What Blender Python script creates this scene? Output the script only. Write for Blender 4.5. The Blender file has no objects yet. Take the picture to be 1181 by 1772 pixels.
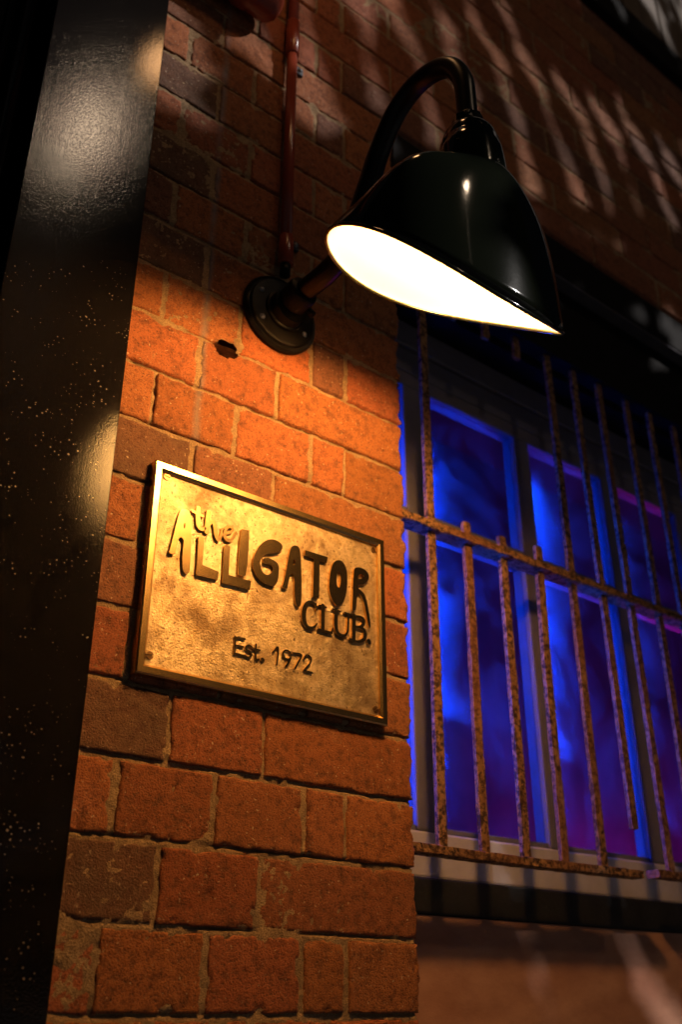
import bpy, bmesh, math, random
import numpy as np
from mathutils import Vector, Matrix

# ------------------------------------------------------------------ camera, sky, sun, exposure
sc = bpy.context.scene
COL = sc.collection
EYE = 1.5                                   # eye height; brick wall face is the plane y = 0
cam_d = bpy.data.cameras.new('camera')
cam = bpy.data.objects.new('camera', cam_d); COL.objects.link(cam)
cam.location = (0, -1, EYE)
cam.rotation_euler = (math.radians(90 + 26.819), 0, math.radians(51.136 - 90))
cam_d.sensor_fit = 'HORIZONTAL'; cam_d.sensor_width = 24; cam_d.lens = 34.567
cam_d.clip_start = 0.02; cam_d.clip_end = 400
cam_d.dof.use_dof = True; cam_d.dof.focus_distance = 1.22; cam_d.dof.aperture_fstop = 4.0
sc.camera = cam

SUN_DIR = Vector((0.95, -1.0, 0.95)).normalized()      # towards the light
world = bpy.data.worlds.new('World'); sc.world = world; world.use_nodes = True
wn = world.node_tree; bg = wn.nodes['Background']
sky = wn.nodes.new('ShaderNodeTexSky'); sky.sky_type = 'NISHITA'; sky.sun_disc = False
sky.sun_elevation = math.asin(SUN_DIR.z); sky.sun_rotation = math.atan2(SUN_DIR.x, SUN_DIR.y)
wn.links.new(sky.outputs[0], bg.inputs[0]); bg.inputs[1].default_value = 0.0006
sun_d = bpy.data.lights.new('sun', 'SUN'); sun_d.energy = 2.7; sun_d.angle = math.radians(0.55)
sun_d.color = (1.0, 0.92, 0.87)
sun = bpy.data.objects.new('sun', sun_d); COL.objects.link(sun)
sun.rotation_euler = SUN_DIR.to_track_quat('Z', 'Y').to_euler()
vs = sc.view_settings
vs.view_transform = 'Standard'; vs.look = 'None'; vs.exposure = 0; vs.gamma = 1; vs.use_curve_mapping = False
sc.cycles.max_bounces = 8; sc.cycles.transparent_max_bounces = 12
sc.cycles.sample_clamp_indirect = 4.0
sc.cycles.use_denoising = True

LAMP_POWER = 500.0
LAMP_TINT = (1.0, 0.485, 0.132)
BLUE = (0.0, 0.06, 1.0)

# ------------------------------------------------------------------ helpers
rng = np.random.default_rng(7)
random.seed(7)

def P(x, d, z):
    """x along the wall, d metres in front of the eye across the wall, z above the eye"""
    return (x, d - 1.0, z + EYE)

def vnoise(x, y, seed=0):
    """smooth value noise on numpy arrays, about -1..1"""
    xi = np.floor(x).astype(np.int64); yi = np.floor(y).astype(np.int64)
    fx = x - xi; fy = y - yi
    fx = fx * fx * (3 - 2 * fx); fy = fy * fy * (3 - 2 * fy)
    def h(a, b):
        n = (a * 374761393 + b * 668265263 + seed * 1442695041) & 0xffffffff
        n = ((n ^ (n >> 13)) * 1274126177) & 0xffffffff
        n = n ^ (n >> 16)
        return (n & 0xffff) / 32767.5 - 1.0
    a = h(xi, yi); b = h(xi + 1, yi); c = h(xi, yi + 1); d = h(xi + 1, yi + 1)
    return (a * (1 - fx) + b * fx) * (1 - fy) + (c * (1 - fx) + d * fx) * fy

def fbm(x, y, seed=0, o=3):
    s = 0; a = 1.0; t = 0
    for i in range(o):
        s = s + a * vnoise(x * 2 ** i, y * 2 ** i, seed + i * 17); t += a; a *= 0.5
    return s / t

def mesh_obj(name, verts, faces, mats, parent=None, smooth=False, mat_idx=None):
    me = bpy.data.meshes.new(name)
    me.from_pydata([tuple(map(float, v)) for v in verts], [], faces)
    for m in (mats if isinstance(mats, (list, tuple)) else [mats]): me.materials.append(m)
    if mat_idx is not None: me.polygons.foreach_set('material_index', mat_idx)
    if smooth: me.polygons.foreach_set('use_smooth', [True] * len(me.polygons))
    me.update()
    o = bpy.data.objects.new(name, me); COL.objects.link(o)
    if parent is not None:
        o.parent = parent
        o.matrix_parent_inverse = Matrix.Translation(parent.location).inverted() if parent.parent is None else Matrix()
    return o

def bm_obj(name, bm, mats, parent=None, smooth=False):
    bmesh.ops.recalc_face_normals(bm, faces=bm.faces)
    me = bpy.data.meshes.new(name); bm.to_mesh(me); bm.free()
    for m in (mats if isinstance(mats, (list, tuple)) else [mats]): me.materials.append(m)
    if smooth: me.polygons.foreach_set('use_smooth', [True] * len(me.polygons))
    o = bpy.data.objects.new(name, me); COL.objects.link(o)
    if parent is not None:
        o.parent = parent
        o.matrix_parent_inverse = Matrix.Translation(parent.location).inverted() if parent.parent is None else Matrix()
    return o

def tag(o, label=None, cat=None, group=None, kind=None):
    if label: o['label'] = label
    if cat: o['category'] = cat
    if group: o['group'] = group
    if kind: o['kind'] = kind
    return o

def thing(name, loc, label, cat, group=None):
    o = bpy.data.objects.new(name, None); COL.objects.link(o); o.location = loc
    o.empty_display_size = 0.05
    return tag(o, label, cat, group)

def box_bm(bm, x0, x1, y0, y1, z0, z1, bevel=0.0):
    r = bmesh.ops.create_cube(bm, size=1.0)
    vv = r['verts']
    for v in vv:
        v.co = Vector(((x0 + x1) / 2 + v.co.x * (x1 - x0), (y0 + y1) / 2 + v.co.y * (y1 - y0), (z0 + z1) / 2 + v.co.z * (z1 - z0)))
    if bevel > 0:
        ed = list({e for v in vv for e in v.link_edges})
        bmesh.ops.bevel(bm, geom=ed, offset=bevel, segments=2, profile=0.5, affect='EDGES')
    return bm

def box(name, x0, x1, d0, d1, z0, z1, mat, parent=None, bevel=0.0015):
    bm = bmesh.new(); box_bm(bm, x0, x1, d0 - 1, d1 - 1, z0 + EYE, z1 + EYE, bevel)
    return bm_obj(name, bm, mat, parent)

def tube_geo(pts, radii, n=24, cap=True):
    """swept round tube: returns verts, faces"""
    pts = [Vector(p) for p in pts]
    V = []; F = []
    t0 = (pts[1] - pts[0]).normalized()
    nrm = t0.orthogonal().normalized()
    for i, p in enumerate(pts):
        t = ((pts[min(i + 1, len(pts) - 1)] - pts[max(i - 1, 0)])).normalized()
        nrm = (nrm - t * nrm.dot(t)).normalized(); b = t.cross(nrm)
        r = radii[i] if isinstance(radii, (list, tuple, np.ndarray)) else radii
        for k in range(n):
            a = 2 * math.pi * k / n
            V.append(p + (nrm * math.cos(a) + b * math.sin(a)) * r)
    for i in range(len(pts) - 1):
        for k in range(n):
            F.append((i * n + k, i * n + (k + 1) % n, (i + 1) * n + (k + 1) % n, (i + 1) * n + k))
    if cap:
        F.append(tuple(range(n - 1, -1, -1))); F.append(tuple(range((len(pts) - 1) * n, len(pts) * n)))
    return V, F

def lathe_geo(profile, origin, axis, n=48):
    """profile: (radius, height along axis) pairs"""
    o = Vector(origin); a = Vector(axis).normalized(); u = a.orthogonal().normalized(); w = a.cross(u)
    V = []; F = []
    for r, h in profile:
        for k in range(n):
            t = 2 * math.pi * k / n
            V.append(o + a * h + (u * math.cos(t) + w * math.sin(t)) * max(r, 1e-5))
    for i in range(len(profile) - 1):
        for k in range(n):
            F.append((i * n + k, i * n + (k + 1) % n, (i + 1) * n + (k + 1) % n, (i + 1) * n + k))
    return V, F

def smooth_path(pts, sub=8):
    """Catmull-Rom through the points"""
    p = [Vector(q) for q in pts]; out = []
    for i in range(len(p) - 1):
        a = p[max(i - 1, 0)]; b = p[i]; c = p[i + 1]; d = p[min(i + 2, len(p) - 1)]
        for k in range(sub):
            t = k / sub
            out.append(0.5 * ((2 * b) + (c - a) * t + (2 * a - 5 * b + 4 * c - d) * t * t + (3 * b - a - 3 * c + d) * t ** 3))
    out.append(p[-1]); return out

# ------------------------------------------------------------------ materials
class NT:
    def __init__(s, name):
        s.m = bpy.data.materials.new(name); s.m.use_nodes = True; s.t = s.m.node_tree
        s.b = s.t.nodes['Principled BSDF']; s.out = s.t.nodes['Material Output']
    def n(s, ty, **kw):
        x = s.t.nodes.new(ty)
        for k, v in kw.items(): setattr(x, k, v)
        return x
    def l(s, a, b): s.t.links.new(a, b)
    def pos(s): return s.n('ShaderNodeNewGeometry').outputs['Position']
    def noise(s, scale, detail=3, rough=0.6, vec=None, dist=0.0):
        x = s.n('ShaderNodeTexNoise'); x.inputs['Scale'].default_value = scale
        x.inputs['Detail'].default_value = detail; x.inputs['Roughness'].default_value = rough
        x.inputs['Distortion'].default_value = dist
        s.l(vec if vec is not None else s.pos(), x.inputs['Vector']); return x.outputs['Fac']
    def ramp(s, fac, stops):
        x = s.n('ShaderNodeValToRGB'); e = x.color_ramp.elements
        while len(e) < len(stops): e.new(0.5)
        for q, (p, c) in zip(e, stops):
            q.position = p; q.color = (c, c, c, 1) if isinstance(c, (int, float)) else (*c, 1)
        s.l(fac, x.inputs[0]); return x.outputs[0]
    def mix(s, fac, a, b, mode='MIX'):
        x = s.n('ShaderNodeMix', data_type='RGBA', blend_type=mode)
        for sock, v in ((x.inputs[0], fac), (x.inputs[6], a), (x.inputs[7], b)):
            if isinstance(v, (int, float)): sock.default_value = v if sock.type == 'VALUE' else (v, v, v, 1)
            elif isinstance(v, tuple): sock.default_value = (*v, 1)
            else: s.l(v, sock)
        return x.outputs[2]
    def math(s, op, a, b=0.0, c=0.0, clamp=False):
        x = s.n('ShaderNodeMath', operation=op, use_clamp=clamp)
        for sock, v in zip(x.inputs, (a, b, c)):
            if isinstance(v, (int, float)): sock.default_value = v
            else: s.l(v, sock)
        return x.outputs[0]
    def bump(s, h, strength=0.5, dist=0.002, prev=None):
        x = s.n('ShaderNodeBump'); x.inputs['Strength'].default_value = strength; x.inputs['Distance'].default_value = dist
        s.l(h, x.inputs['Height'])
        if prev is not None: s.l(prev, x.inputs['Normal'])
        return x.outputs[0]
    def set(s, **kw):
        names = dict(color='Base Color', rough='Roughness', metal='Metallic', normal='Normal', spec='Specular IOR Level', coat='Coat Weight')
        for k, v in kw.items():
            sock = s.b.inputs[names[k]]
            if isinstance(v, tuple): sock.default_value = (*v, 1)
            elif isinstance(v, (int, float)): sock.default_value = v
            else: s.l(v, sock)
        return s.m
    def xyz(s):
        x = s.n('ShaderNodeSeparateXYZ'); s.l(s.pos(), x.inputs[0]); return x.outputs

def mat_brick():
    t = NT('fired_brick')
    oi = t.n('ShaderNodeObjectInfo')
    big = t.noise(16, 4, 0.6); fine = t.noise(420, 3, 0.7); mid = t.noise(90, 4, 0.65)
    base = t.mix(t.ramp(big, [(0.3, 0.0), (0.7, 1.0)]), oi.outputs['Color'], (0.40, 0.14, 0.06), 'MIX')
    base = t.mix(0.28, oi.outputs['Color'], base)
    base = t.mix(t.ramp(mid, [(0.30, 0.7), (0.52, 0.0)]), base, (0.085, 0.033, 0.02))
    base = t.mix(t.ramp(fine, [(0.34, 0.8), (0.48, 0.0)]), base, (0.05, 0.02, 0.012))
    # lime film and mortar smears left by the bricklayer
    sm = t.noise(26, 6, 0.72, dist=0.6)
    smear = t.math('MULTIPLY', t.ramp(sm, [(0.60, 0.0), (0.76, 0.6)]), t.ramp(t.noise(190, 3, 0.7), [(0.35, 0.15), (0.65, 1.0)]))
    base = t.mix(smear, base, (0.42, 0.27, 0.14))
    flecks = t.ramp(t.noise(240, 2, 0.5), [(0.67, 0.0), (0.74, 0.8)])
    base = t.mix(flecks, base, (0.55, 0.42, 0.28))
    # grey paint run down the perpends
    X = t.xyz()
    wob = t.math('MULTIPLY', t.math('SUBTRACT', t.noise(5, 2), 0.5), 0.02)
    dx = t.math('ABSOLUTE', t.math('ADD', t.math('SUBTRACT', X[0], 0.556), wob))
    run = t.math('SUBTRACT', 1.0, t.math('DIVIDE', dx, 0.009), clamp=True)
    run = t.math('MULTIPLY', run, t.ramp(t.noise(7, 3), [(0.38, 0.0), (0.52, 0.9)]))
    up = t.math('GREATER_THAN', X[2], EYE + 0.66)
    base = t.mix(t.math('MULTIPLY', t.math('MULTIPLY', run, up), 0.75), base, (0.20, 0.19, 0.19))
    n1 = t.bump(fine, 0.9, 0.0024)
    n2 = t.bump(mid, 0.45, 0.003, n1)
    return t.set(color=base, rough=t.ramp(mid, [(0.3, 0.95), (0.7, 0.72)]), spec=0.32, normal=n2)

def mat_mortar():
    t = NT('sandy_mortar')
    g = t.noise(520, 3, 0.75); b = t.noise(40, 4, 0.6)
    c = t.mix(t.ramp(g, [(0.3, 0.0), (0.7, 1.0)]), (0.19, 0.122, 0.066), (0.60, 0.40, 0.215))
    c = t.mix(t.ramp(b, [(0.35, 0.6), (0.6, 0.0)]), c, (0.16, 0.10, 0.06))
    n1 = t.bump(g, 0.9, 0.002); n2 = t.bump(t.noise(130, 4), 0.6, 0.003, n1)
    return t.set(color=c, rough=0.95, spec=0.2, normal=n2)

def mat_brass(name, kind):
    t = NT(name)
    if kind == 'field':
        g = t.noise(430, 3, 0.6); tar = t.noise(13, 5, 0.66, dist=0.5); mott = t.noise(70, 4, 0.7)
        c = t.mix(t.ramp(mott, [(0.3, 0.0), (0.7, 1.0)]), (0.48, 0.32, 0.14), (0.88, 0.69, 0.42))
        c = t.mix(t.ramp(tar, [(0.46, 0.0), (0.66, 0.82)]), c, (0.14, 0.072, 0.026))
        pit = t.ramp(t.noise(260, 2, 0.5), [(0.30, 0.8), (0.37, 0.0)])
        c = t.mix(pit, c, (0.10, 0.05, 0.02))
        n1 = t.bump(g, 0.9, 0.0016); n2 = t.bump(mott, 0.18, 0.002, n1)
        return t.set(color=c, metal=0.92, rough=t.ramp(tar, [(0.4, 0.36), (0.7, 0.5)]), normal=n2)
    wear = t.noise(60, 4, 0.7)
    spot = t.ramp(t.noise(330, 2, 0.5), [(0.70, 0.0), (0.76, 0.6)])
    c = t.mix(t.ramp(wear, [(0.35, 0.0), (0.7, 1.0)]), (0.66, 0.42, 0.16), (0.80, 0.55, 0.25))
    c = t.mix(spot, c, (0.85, 0.66, 0.42))
    n1 = t.bump(t.noise(35, 2), 0.10, 0.001)
    return t.set(color=c, metal=1.0, rough=0.22 if kind == 'letter' else 0.27, normal=n1)

def mat_black_panel():
    t = NT('black_gloss_paint')
    peel = t.noise(430, 2, 0.5); long_m = t.n('ShaderNodeMapping'); long_m.inputs['Scale'].default_value = (120, 120, 3)
    t.l(t.pos(), long_m.inputs[0]); runs = t.noise(1.0, 3, 0.6, vec=long_m.outputs[0])
    vo = t.n('ShaderNodeTexVoronoi'); vo.inputs['Scale'].default_value = 190; t.l(t.pos(), vo.inputs['Vector'])
    vo.inputs['Randomness'].default_value = 1.0
    size = t.math('MULTIPLY', t.ramp(t.noise(31, 2), [(0.41, 0.0), (0.72, 1.0)]), 0.25)
    d = t.math('LESS_THAN', vo.outputs['Distance'], size)
    # paint dots in vertical trails
    tm = t.n('ShaderNodeMapping'); tm.inputs['Scale'].default_value = (140, 140, 210); t.l(t.pos(), tm.inputs[0])
    vo2 = t.n('ShaderNodeTexVoronoi'); vo2.inputs['Scale'].default_value = 1.0; t.l(tm.outputs[0], vo2.inputs['Vector'])
    vo2.inputs['Randomness'].default_value = 0.75
    size2 = t.math('MULTIPLY', t.ramp(t.noise(12, 3), [(0.43, 0.0), (0.68, 1.0)]), 0.21)
    d2 = t.math('LESS_THAN', vo2.outputs['Distance'], size2)
    spots = t.math('MAXIMUM', d, d2)
    X = t.xyz(); low = t.math('LESS_THAN', t.math('ADD', X[2], t.math('MULTIPLY', t.noise(9, 2), 0.3)), EYE + 1.0)
    spots = t.math('MULTIPLY', spots, low)
    c = t.mix(spots, (0.006, 0.005, 0.005), (0.15, 0.125, 0.11))
    n1 = t.bump(peel, 0.13, 0.0008); n1 = t.bump(t.noise(750, 2, 0.5), 0.06, 0.0007, n1); n2 = t.bump(runs, 0.05, 0.001, n1)
    return t.set(color=c, rough=t.math('ADD', t.math('MULTIPLY', spots, 0.4), 0.09), spec=0.28, normal=n2)

def mat_enamel(name, col, rough=0.16, chips=True, bump=0.05, spec=0.5):
    t = NT(name)
    c = col
    w = t.noise(38, 5, 0.7, dist=0.5)
    r = rough
    if chips:
        ch = t.math('MULTIPLY', t.ramp(w, [(0.62, 0.0), (0.65, 1.0)]), t.ramp(t.noise(220, 3), [(0.45, 0.0), (0.55, 1.0)]))
        c = t.mix(ch, col, (0.22, 0.13, 0.06))
        r = t.math('ADD', t.math('MULTIPLY', ch, 0.5), rough)
    n1 = t.bump(t.noise(55, 3), bump, 0.002)
    return t.set(color=c, rough=r, spec=spec, normal=n1)

def mat_rust():
    t = NT('rusted_painted_iron')
    a = t.noise(115, 5, 0.7, dist=0.3); b = t.noise(300, 3, 0.7); v = t.noise(9, 3)
    c = t.mix(t.ramp(a, [(0.44, 0.0), (0.54, 1.0)]), (0.032, 0.014, 0.008), (0.33, 0.17, 0.068))
    c = t.mix(t.ramp(b, [(0.32, 0.8), (0.46, 0.0)]), c, (0.03, 0.013, 0.009))
    c = t.mix(t.ramp(v, [(0.45, 0.0), (0.65, 0.55)]), c, (0.16, 0.055, 0.022))
    n1 = t.bump(b, 0.7, 0.0015); n2 = t.bump(a, 0.7, 0.003, n1)
    return t.set(color=c, rough=t.ramp(a, [(0.4, 0.85), (0.6, 0.55)]), spec=0.35, normal=n2)

def mat_simple(name, col, rough=0.6, var=0.25, scale=30, bump=0.2, spec=0.4, metal=0.0, bscale=160):
    t = NT(name)
    dark = tuple(c * (1 - var) for c in col); lite = tuple(min(1, c * (1 + var)) for c in col)
    c = t.mix(t.ramp(t.noise(scale, 5, 0.65), [(0.3, 0.0), (0.7, 1.0)]), dark, lite)
    n1 = t.bump(t.noise(bscale, 4, 0.65), bump, 0.002)
    return t.set(color=c, rough=rough, spec=spec, metal=metal, normal=n1)

def mat_render_wall():
    t = NT('trowelled_render')
    sw = t.n('ShaderNodeMapping'); sw.inputs['Scale'].default_value = (9, 9, 22); sw.inputs['Rotation'].default_value = (0, 0.6, 0)
    t.l(t.pos(), sw.inputs[0])
    s = t.noise(1.0, 5, 0.65, vec=sw.outputs[0]); g = t.noise(480, 3, 0.7)
    c = t.mix(t.ramp(s, [(0.3, 0.0), (0.7, 1.0)]), (0.36, 0.165, 0.105), (0.54, 0.29, 0.19))
    c = t.mix(t.ramp(t.noise(6, 3), [(0.45, 0.0), (0.65, 0.5)]), c, (0.36, 0.14, 0.08))
    n1 = t.bump(g, 0.5, 0.001); n2 = t.bump(s, 0.35, 0.004, n1)
    return t.set(color=c, rough=0.85, spec=0.3, normal=n2)

def mat_glass():
    t = NT('dusty_window_glass')
    dust = t.noise(6.5, 4, 0.6, dist=0.9)
    fine = t.noise(60, 4, 0.7)
    amt = t.math('MULTIPLY', t.ramp(dust, [(0.42, 0.008), (0.70, 0.12)]), t.ramp(fine, [(0.3, 0.75), (0.7, 1.0)]))
    tr = t.n('ShaderNodeBsdfTransparent'); tr.inputs[0].default_value = (0.75, 0.78, 0.85, 1)
    df = t.n('ShaderNodeBsdfDiffuse'); df.inputs[0].default_value = (0.15, 0.15, 0.16, 1)
    tl = t.n('ShaderNodeBsdfTranslucent'); tl.inputs[0].default_value = (0.55, 0.55, 0.60, 1)
    gl = t.n('ShaderNodeBsdfGlossy'); gl.inputs['Roughness'].default_value = 0.12
    m0 = t.n('ShaderNodeMixShader'); m0.inputs[0].default_value = 0.96
    t.l(df.outputs[0], m0.inputs[1]); t.l(tl.outputs[0], m0.inputs[2])
    m1 = t.n('ShaderNodeMixShader'); t.l(amt, m1.inputs[0]); t.l(tr.outputs[0], m1.inputs[1]); t.l(m0.outputs[0], m1.inputs[2])
    fr = t.n('ShaderNodeFresnel'); fr.inputs[0].default_value = 1.45
    m2 = t.n('ShaderNodeMixShader'); ge = t.n('ShaderNodeNewGeometry'); t.l(t.math('MULTIPLY', fr.outputs[0], t.math('SUBTRACT', 1.0, ge.outputs['Backfacing'])), m2.inputs[0]); t.l(m1.outputs[0], m2.inputs[1]); t.l(gl.outputs[0], m2.inputs[2])
    t.l(m2.outputs[0], t.out.inputs[0])
    return t.m

def mat_emit(name, col, strength):
    t = NT(name); t.set(color=(0.8, 0.8, 0.8))
    t.b.inputs['Emission Color'].default_value = (*col, 1); t.b.inputs['Emission Strength'].default_value = strength
    return t.m

M = dict(
    brick=mat_brick(), mortar=mat_mortar(), field=mat_brass('cast_brass_field', 'field'), polished=mat_brass('polished_brass', 'edge'), letter=mat_brass('letter_brass', 'letter'),
    panel=mat_black_panel(), enamel=mat_enamel('dark_green_enamel', (0.008, 0.011, 0.006), 0.09),
    shade_enamel=mat_enamel('shade_enamel', (0.008, 0.010, 0.006), 0.085, chips=False, spec=0.3),
    white_enamel=mat_enamel('white_enamel', (0.80, 0.78, 0.74), 0.25, chips=False),
    arm=mat_enamel('black_painted_steel', (0.006, 0.0055, 0.005), 0.32, chips=False, bump=0.1, spec=0.22),
    cast=mat_enamel('black_cast_iron', (0.006, 0.005, 0.0045), 0.45, chips=False, bump=0.35, spec=0.14),
    trim=mat_enamel('black_gloss_trim', (0.006, 0.005, 0.005), 0.20, chips=False, bump=0.3, spec=0.6),
    cast_screw=mat_simple('tarnished_screw', (0.20, 0.11, 0.045), 0.4, 0.2, 60, 0.1, 0.5, 0.9),
    oxide=mat_enamel('red_oxide_paint', (0.27, 0.050, 0.024), 0.24, chips=False, bump=0.12),
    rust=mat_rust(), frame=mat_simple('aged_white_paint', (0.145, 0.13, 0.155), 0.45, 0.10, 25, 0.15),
    lit_rail=mat_simple('sunlit_rail_paint', (0.50, 0.45, 0.48), 0.5, 0.10, 25, 0.15),  # paler copy of the frame paint: sunlight on the bottom rail put into its colour
    lintel=mat_simple('dark_painted_timber', (0.009, 0.008, 0.008), 0.7, 0.3, 14, 0.3, spec=0.06),
    sill=mat_simple('dark_slate_sill', (0.013, 0.013, 0.014), 0.65, 0.3, 25, 0.3, spec=0.2),
    render=mat_render_wall(), glass=mat_glass(),
    plug=mat_simple('dark_plastic', (0.02, 0.022, 0.035), 0.5, 0.2, 40, 0.1),
    interior=mat_simple('interior_plaster', (0.10, 0.09, 0.10), 0.8, 0.3, 2.2, 0.2),
    curtain=mat_simple('interior_drape', (0.20, 0.18, 0.20), 0.8, 0.5, 2.2, 0.2),
    paving=mat_simple('asphalt_paving', (0.05, 0.05, 0.052), 0.85, 0.3, 12, 0.5, bscale=90),
    trunk=mat_simple('palm_bark', (0.16, 0.11, 0.07), 0.9, 0.4, 14, 0.8, bscale=30),
    leaf=mat_simple('palm_leaf', (0.05, 0.09, 0.03), 0.55, 0.3, 9, 0.1),
    steel=mat_simple('galvanised_steel', (0.25, 0.25, 0.26), 0.5, 0.2, 18, 0.1, metal=0.7),
    fascia=mat_simple('black_fascia_board', (0.010, 0.009, 0.009), 0.7, 0.3, 14, 0.25, spec=0.06),
    soffit=mat_simple('soffit_paint', (0.07, 0.065, 0.075), 0.7, 0.2, 14, 0.2, spec=0.1),
    clad=mat_simple('painted_cladding', (0.13, 0.09, 0.06), 0.75, 0.2, 10, 0.3),
)
# ------------------------------------------------------------------ ground
g = mesh_obj('pavement', [(-60, -60, 0), (60, -60, 0), (60, 60, 0), (-60, 60, 0)], [(0, 1, 2, 3)], M['paving'])
tag(g, 'dark asphalt paving in front of the brick wall', kind='structure')

# ------------------------------------------------------------------ brick wall
COURSE = 0.085; Z0 = 0.077; EDGE = 0.93           # course height, bed 0 above the eye, right edge of the pier
WALL_TOP = 29
wall = thing('brick_wall', (0.7, 0.05, 0.0), 'orange red brick wall with sandy mortar round the sign, lamp and barred window', 'wall')

def in_hole(x, z):
    """drilled, broken out hole above the plaque"""
    dx = (x - 0.592) / 0.019; dz = (z - 0.8405) / 0.0135
    return np.hypot(dx, dz) + 0.30 * fbm(x * 120, z * 120, 91) < 1.0

def cut_hole(gx, gz, F):
    """drop the faces of a sheet that lie inside the hole"""
    if gx.max() < 0.56 or gx.min() > 0.63 or gz.max() < 0.81 or gz.min() > 0.87: return F
    h = in_hole(gx, gz)
    keep = ~(h[:-1, :-1] | h[1:, 1:])
    return F[keep.reshape(-1)]

def brick_mesh(x0, x1, z0, z1, res, seed, edge=False, edge_left=False, chips=1.0):
    nx = max(6, int(round((x1 - x0) / res))); nz = max(5, int(round((z1 - z0) / res)))
    # denser rows near the arrises
    def axis(a, b, n):
        t = np.linspace(0, 1, n + 1); k = 0.0022 / (b - a)
        t = np.concatenate([[0, k, 2.2 * k], t[(t > 3.2 * k) & (t < 1 - 3.2 * k)], [1 - 2.2 * k, 1 - k, 1]])
        return a + t * (b - a)
    xs = axis(x0, x1, nx); zs = axis(z0, z1, nz)
    gx, gz = np.meshgrid(xs, zs, indexing='ij')
    r = np.random.default_rng(seed)
    off = r.normal(0, 0.0009); tx = r.normal(0, 0.006); tz = r.normal(0, 0.01)
    # wandering outline
    amp = 0.0017
    wx = amp * fbm(gz * 60 + seed, gx * 0 + seed * 1.7, 3) ; wz = amp * fbm(gx * 60 + seed * 2.3, gz * 0 + seed, 5)
    ex = np.minimum(gx - x0, x1 - gx); ez = np.minimum(gz - z0, z1 - gz)
    fx = np.clip(1 - ex / 0.02, 0, 1); fz = np.clip(1 - ez / 0.02, 0, 1)
    px = gx + wx * fx; pz = gz + wz * fz
    if edge:                                             # worn corner of the pier
        w = np.clip(1 - (x1 - gx) / 0.03, 0, 1)
        px = px - w * (0.0035 + 0.0045 * fbm(gz * 75, gz * 0 + 3.3, 11) + 0.002 * fbm(gz * 260, gz * 0, 13))
    d = np.minimum(ex, ez) + 0.0020 * fbm(gx * 170, gz * 170, 21) + 0.0008
    chip = np.clip(fbm(gx * 42 + seed, gz * 42, 31) - 0.18, 0, 1) * chips
    y = 0.0026 * np.clip(1 - d / (0.0020 + 0.012 * chip), 0, 1) ** 1.3
    y += 0.010 * chip * np.clip(1 - d / 0.013, 0, 1)
    y += 0.0007 * fbm(gx * 55, gz * 55, 41) + 0.00045 * fbm(gx * 190, gz * 190, 43)
    pit = np.clip(fbm(gx * 105 + 9, gz * 105, 51) - 0.52, 0, 1); y += 0.012 * pit
    y += -0.0042 + off + tx * (gx - (x0 + x1) / 2) + tz * (gz - (z0 + z1) / 2)
    back = 0.16
    V = np.stack([px, y, pz + EYE], -1).reshape(-1, 3)
    n, m = gx.shape
    idx = np.arange(n * m).reshape(n, m)
    F = cut_hole(gx, gz, np.stack([idx[:-1, :-1], idx[1:, :-1], idx[1:, 1:], idx[:-1, 1:]], -1).reshape(-1, 4)).tolist()
    ring = list(idx[:, 0]) + list(idx[-1, 1:]) + list(idx[-2::-1, -1]) + list(idx[0, -2:0:-1])
    base = len(V); bk = V[ring].copy(); bk[:, 1] = back
    V = np.concatenate([V, bk])
    k = len(ring)
    for i in range(k):
        j = (i + 1) % k
        F.append([int(ring[j]), int(ring[i]), base + i, base + j])
    F.append([base + i for i in range(k)][::-1])
    return V, F

def brick(x0, x1, c, res, seed, col, **kw):
    z0 = Z0 + COURSE * c + 0.0037; z1 = Z0 + COURSE * (c + 1) - 0.0037
    V, F = brick_mesh(x0 + 0.0037, x1 - (0.0 if kw.get('edge') else 0.0037), z0, z1, res, seed, **kw)
    o = mesh_obj('brick', V, F, M['brick'], wall, smooth=True)
    o.color = (*col, 1)
    return o

DARK = {(0, 0), (2, 0), (6, 0), (10, 0), (12, 0), (14, 0)}
MIDDARK = {(4, 0), (16, 0), (6, 1)}
nb = 0
for c in range(-3, WALL_TOP):
    even = c % 2 == 0
    xs = [0.405, 0.550, 0.682, EDGE] if even else [0.405, 0.488, 0.615, 0.745, 0.811, EDGE]
    edge = True
    if c >= 17:                                         # the wall runs on above the window
        edge = False
        xs = ([0.405, 0.550, 0.682] + [0.682 + 0.248 * k for k in range(1, 9)]) if even else ([0.405, 0.488, 0.615, 0.745] + [0.806 + 0.2485 * k for k in range(0, 9)])
        xs = [x for x in xs if x < 2.75]
    for i in range(len(xs) - 1):
        j = 0.0025
        x0 = xs[i] + (random.uniform(-j, j) if i else 0); x1 = xs[i + 1]
        r = random.random()
        col = [0.355, 0.114, 0.036]
        s = random.uniform(0.78, 1.12)
        col = [col[0] * s * random.uniform(0.94, 1.05), col[1] * s * random.uniform(0.85, 1.12), col[2] * s * random.uniform(0.85, 1.2)]
        if (c, i) in DARK: col = [0.105, 0.058, 0.034]
        elif (c, i) in MIDDARK: col = [0.21, 0.085, 0.042]
        elif r < 0.10 and c > 8: col = [0.16, 0.065, 0.035]
        near = c < 17
        brick(x0, x1, c, 0.0036 if near else 0.009, 100 + nb, col, edge=edge and i == len(xs) - 2, chips=1.0 if near else 0.6)
        nb += 1

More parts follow.
